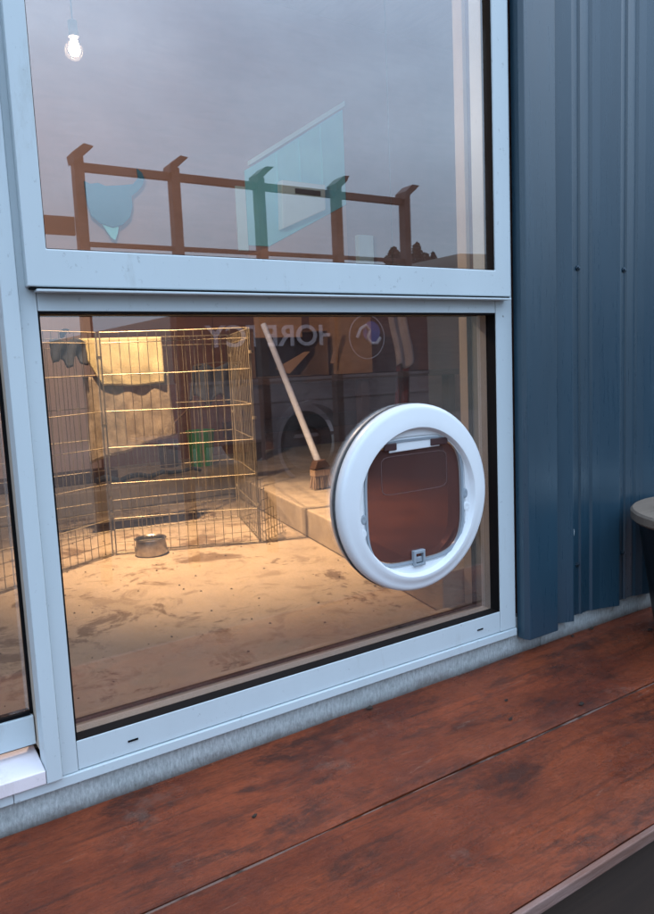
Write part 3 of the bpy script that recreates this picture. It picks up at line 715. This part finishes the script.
tag(cloth('rag', M['grey_fabric'], 10, 20, slv, thick=.01), 'slate blue rag hanging behind the right part of the pen', 'rag')
b = MB(); b.tube([(1.46, 2.02, .832), (1.58, 2.02, .845), (1.72, 2.02, .838)], .004, 6); b.tube([(1.48, 2.02, .835), (1.48, 2.02, .221)], .005, 6); b.tube([(1.70, 2.02, .835), (1.70, 2.02, .101)], .005, 6)
tag(b.build('rag_stand', M['steel']), 'thin steel rail holding the slate blue rag', 'stand')
tag(MB().tube([(1.24, 2.0, .49), (1.44, 2.08, .62)], .008, 8, .005).build('stick', M['bench']), 'short dark stick poking out right of the blanket', 'stick')

# dog bowl
bw = thing('dog_bowl', (1.0, 1.44, .1), 'scratched steel dog bowl at the foot of the wire pen', 'bowl')
MB().lathe([(.060, .001), (.064, .010), (.056, .060), (.062, .064), (.060, .067), (.053, .062), (.052, .014), (0, .012)], Matrix.Translation((.97, 1.415, .10)), 40).build('bowl', M['steel'], bw, smooth=True)
# green bucket on ledge
bk = thing('bucket', (1.86, 2.95, .22), 'green plastic bucket on the concrete ledge behind the pen', 'bucket')
MB().lathe([(0, 0), (.066, 0), (.085, .205), (.090, .21), (.090, .222), (.083, .222), (.064, .006), (0, .006)], Matrix.Translation((1.87, 2.93, .2205)), 36).build('body', M['green'], bk, smooth=True)
MB().tube([(1.87+.086*math.cos(a), 2.93-.02, .43-.03*math.sin(a)) for a in [math.pi*k/10 for k in range(11)]], .003, 6).build('handle', M['steel'], bk)
tag(MB().lathe([(0, 0), (.055, 0), (.06, .17), (0, .17)], Matrix.Translation((1.70, 3.05, .2205)), 24).build('pot', M['bench'], smooth=True), 'dark pot left of the green bucket', 'pot')
# dark plank
tag(MB().box((.40, 2.72, .2205), (1.27, 2.86, .285), .006).build('plank', M['bench']), 'dark timber beam lying on the ledge at the left', 'plank')
b = MB()
pts = [(1.12+.06*k, 2.62+.03*math.sin(k*1.9), .245+.012*math.sin(k*2.3)) for k in range(11)]
b.tube(pts, .018, 8, .010); tag(b.build('crumpled_strap', M['grey_fabric'], smooth=True), 'dark grey rolled strap lying along the ledge right of the beam', 'strap')

# work bench with cardboard box
be = thing('bench', (2.85, 2.95, .22), 'dark timber bench carrying the cardboard boxes', 'bench')
MB().box((2.15, 2.80, .70), (3.95, 3.30, .742), .004).build('bench_top', M['bench'], be)
for x in (2.2, 3.05, 3.86): MB().box((x, 2.83, .2205), (x+.07, 2.90, .699), .003).build('leg', M['bench'], be)
MB().box((2.20, 3.28, .35), (3.93, 3.30, .45)).build('back_rail', M['bench'], be)
cb = thing('open_box', (2.6, 3.0, .745), 'open cardboard box with splayed flaps and dark mouth on the bench', 'box')
def obox(x0, x1, y0, y1, z0, z1, p, th=.005):
    b = MB(); b.box((x0, y0, z0), (x1, y0+th, z1)); b.box((x0, y1-th, z0), (x1, y1, z1)); b.box((x0, y0+th, z0), (x0+th, y1-th, z1)); b.box((x1-th, y0+th, z0), (x1, y1-th, z1)); b.box((x0+th, y0+th, z0), (x1-th, y1-th, z0+th)); return b
b = MB()
# lies on its side, mouth to the window
b.box((2.24, 2.86, .745), (2.245, 3.28, 1.04)); b.box((2.80, 2.86, .745), (2.805, 3.28, 1.04)); b.box((2.245, 2.86, 1.035), (2.80, 3.28, 1.04)); b.box((2.245, 3.275, .75), (2.80, 3.28, 1.035)); b.box((2.245, 2.86, .745), (2.80, 3.275, .75))
b.build('box_body', M['card_dark'], cb)
MB().prism([(2.30, .80), (2.52, .90), (2.56, .90), (2.40, .765)], 2.70, 2.705).build('flap', M['card'], cb)
MB().prism([(2.78, .82), (2.86, 1.03), (2.89, 1.03), (2.81, .82)], 2.80, 2.805).build('flap', M['card'], cb)
MB().box((2.25, 2.852, 1.00), (2.60, 2.857, 1.13)).build('flap', M['card'], cb)
tag(obox(2.88, 3.16, 2.84, 3.20, .745, 1.20, None).box((2.89, 2.85, 1.19), (3.15, 3.19, 1.199)).build('cardboard_box', M['card']), 'tall closed brown cardboard box at the right of the bench', 'box')

# broom leaning in front of the bench
bro = thing('broom', (1.89, 1.6, .22), 'pale handled broom with striped bristles leaning in front of the bench', 'broom')
MB().tube([(1.79, 1.90, 1.02), (1.885, 1.60, .345)], .0145, 12, .0165).build('handle', M['pole'], bro)
MB().prism([(1.862, .36), (1.908, .365), (1.938, .325), (1.842, .318)], 1.575, 1.625).build('socket', M['bench'], bro, bevel=.006)
b = MB()
b.box((1.846, 1.577, .285), (1.935, 1.623, .317), .003)
for k in range(150):
    u_, v_ = random.random(), random.random(); fx_ = random.uniform(-.006, .006)
    x0_, y0_ = 1.848+.085*u_, 1.579+.042*v_
    b.tube([(x0_, y0_, .288), (x0_+(u_-.5)*.022+fx_, y0_+(v_-.5)*.02+fx_*.6, .2215+random.uniform(0, .008))], .0016, 4, .0011)
b.build('bristles', M['bristle'], bro)
# grit on the floor
b = MB(); q = b.bm
for k in range(260):
    x_, y_ = random.uniform(.2, 1.5), random.uniform(.25, 2.3); s_ = random.choice((.0015, .002, .003, .005))
    vs = [q.verts.new((x_+s_*random.uniform(.5, 1.2)*math.cos(a_), y_+s_*random.uniform(.5, 1.2)*math.sin(a_), .1005)) for a_ in (0, 1.3, 2.5, 3.8, 5.1)]
    top_ = q.verts.new((x_, y_, .1005+s_*.7))
    for j in range(5): q.faces.new((vs[j], vs[(j+1) % 5], top_))
o = b.build('floor_grit', M['lint']); o['kind'] = 'stuff'; o['label'] = 'dark crumbs and grit scattered over the concrete floor'; o['category'] = 'grit'
# red and white cloth on wall
def ck(u, v):
    x = lerp(3.36, 3.52, u)+.06*v - .01*math.sin(v*6); w_ = .6+.4*v
    return Vector((x, 2.90-.02*math.sin(u*9), lerp(1.22, .78, v)+.02*math.sin(u*8)))
jk = thing('hanging_coat', (3.5, 2.9, 1.2), 'pale cloth with dark red lower part hanging right of the boxes', 'cloth')
o = cloth('upper_cloth', M['pale_cloth'], 16, 14, ck); o.parent = jk; o.matrix_parent_inverse = Matrix.Translation(jk.location).inverted()
def ck2(u, v):
    x = lerp(3.44, 3.58, u) - .03*v
    return Vector((x, 2.92-.015*math.sin(u*11), lerp(.80, .45, v)+.02*math.sin(u*8)))
o = cloth('lower_cloth', M['red_cloth'], 12, 12, ck2); o.parent = jk; o.matrix_parent_inverse = Matrix.Translation(jk.location).inverted()
MB().tube([(3.42, 2.90, 3.3), (3.42, 2.90, 1.20)], .004).build('cord', M['steel'], jk)

# ------------------------------------------------------------------ black tub at the right
TX, TY, TZ = 2.015, -.30, .365
tb = thing('tub_table', (TX, TY, 0), 'black tapered tub with a round weathered wooden top at the right edge', 'table')
MB().lathe([(0, 0), (.150, .0), (.200, .006), (.245, .31), (.252, TZ-.036), (0, TZ-.036)], Matrix.Translation((TX, TY, .002)), 64).build('tub', M['drum_black'], tb, smooth=True)
MB().lathe([(0, TZ-.034), (.262, TZ-.034), (.268, TZ-.028), (.268, TZ-.008), (.262, TZ-.002), (.0, TZ-.002)], Matrix.Translation((TX, TY, .002)), 72).build('top', M['drum_top'], tb, smooth=True)
ad = thing('glass_dish', (TX-.05, TY, TZ+.002), 'clear glass dish on the round wooden top', 'dish')
MB().lathe([(0, .001), (.10, .001), (.15, .016), (.165, .022), (.166, .027), (.150, .022), (.10, .008), (0, .007)], Matrix.Translation((TX-.035, TY, TZ)), 56).build('dish', M['clear'], ad, smooth=True)

# ------------------------------------------------------------------ render settings
S.view_settings.view_transform = 'Standard'; S.view_settings.look = 'None'
S.view_settings.exposure = 1.25; S.view_settings.gamma = 1; S.view_settings.use_curve_mapping = False
S.cycles.max_bounces = 10; S.cycles.transparent_max_bounces = 24; S.cycles.use_denoising = True
S.cycles.sample_clamp_indirect = 6; S.cycles.glossy_bounces = 6
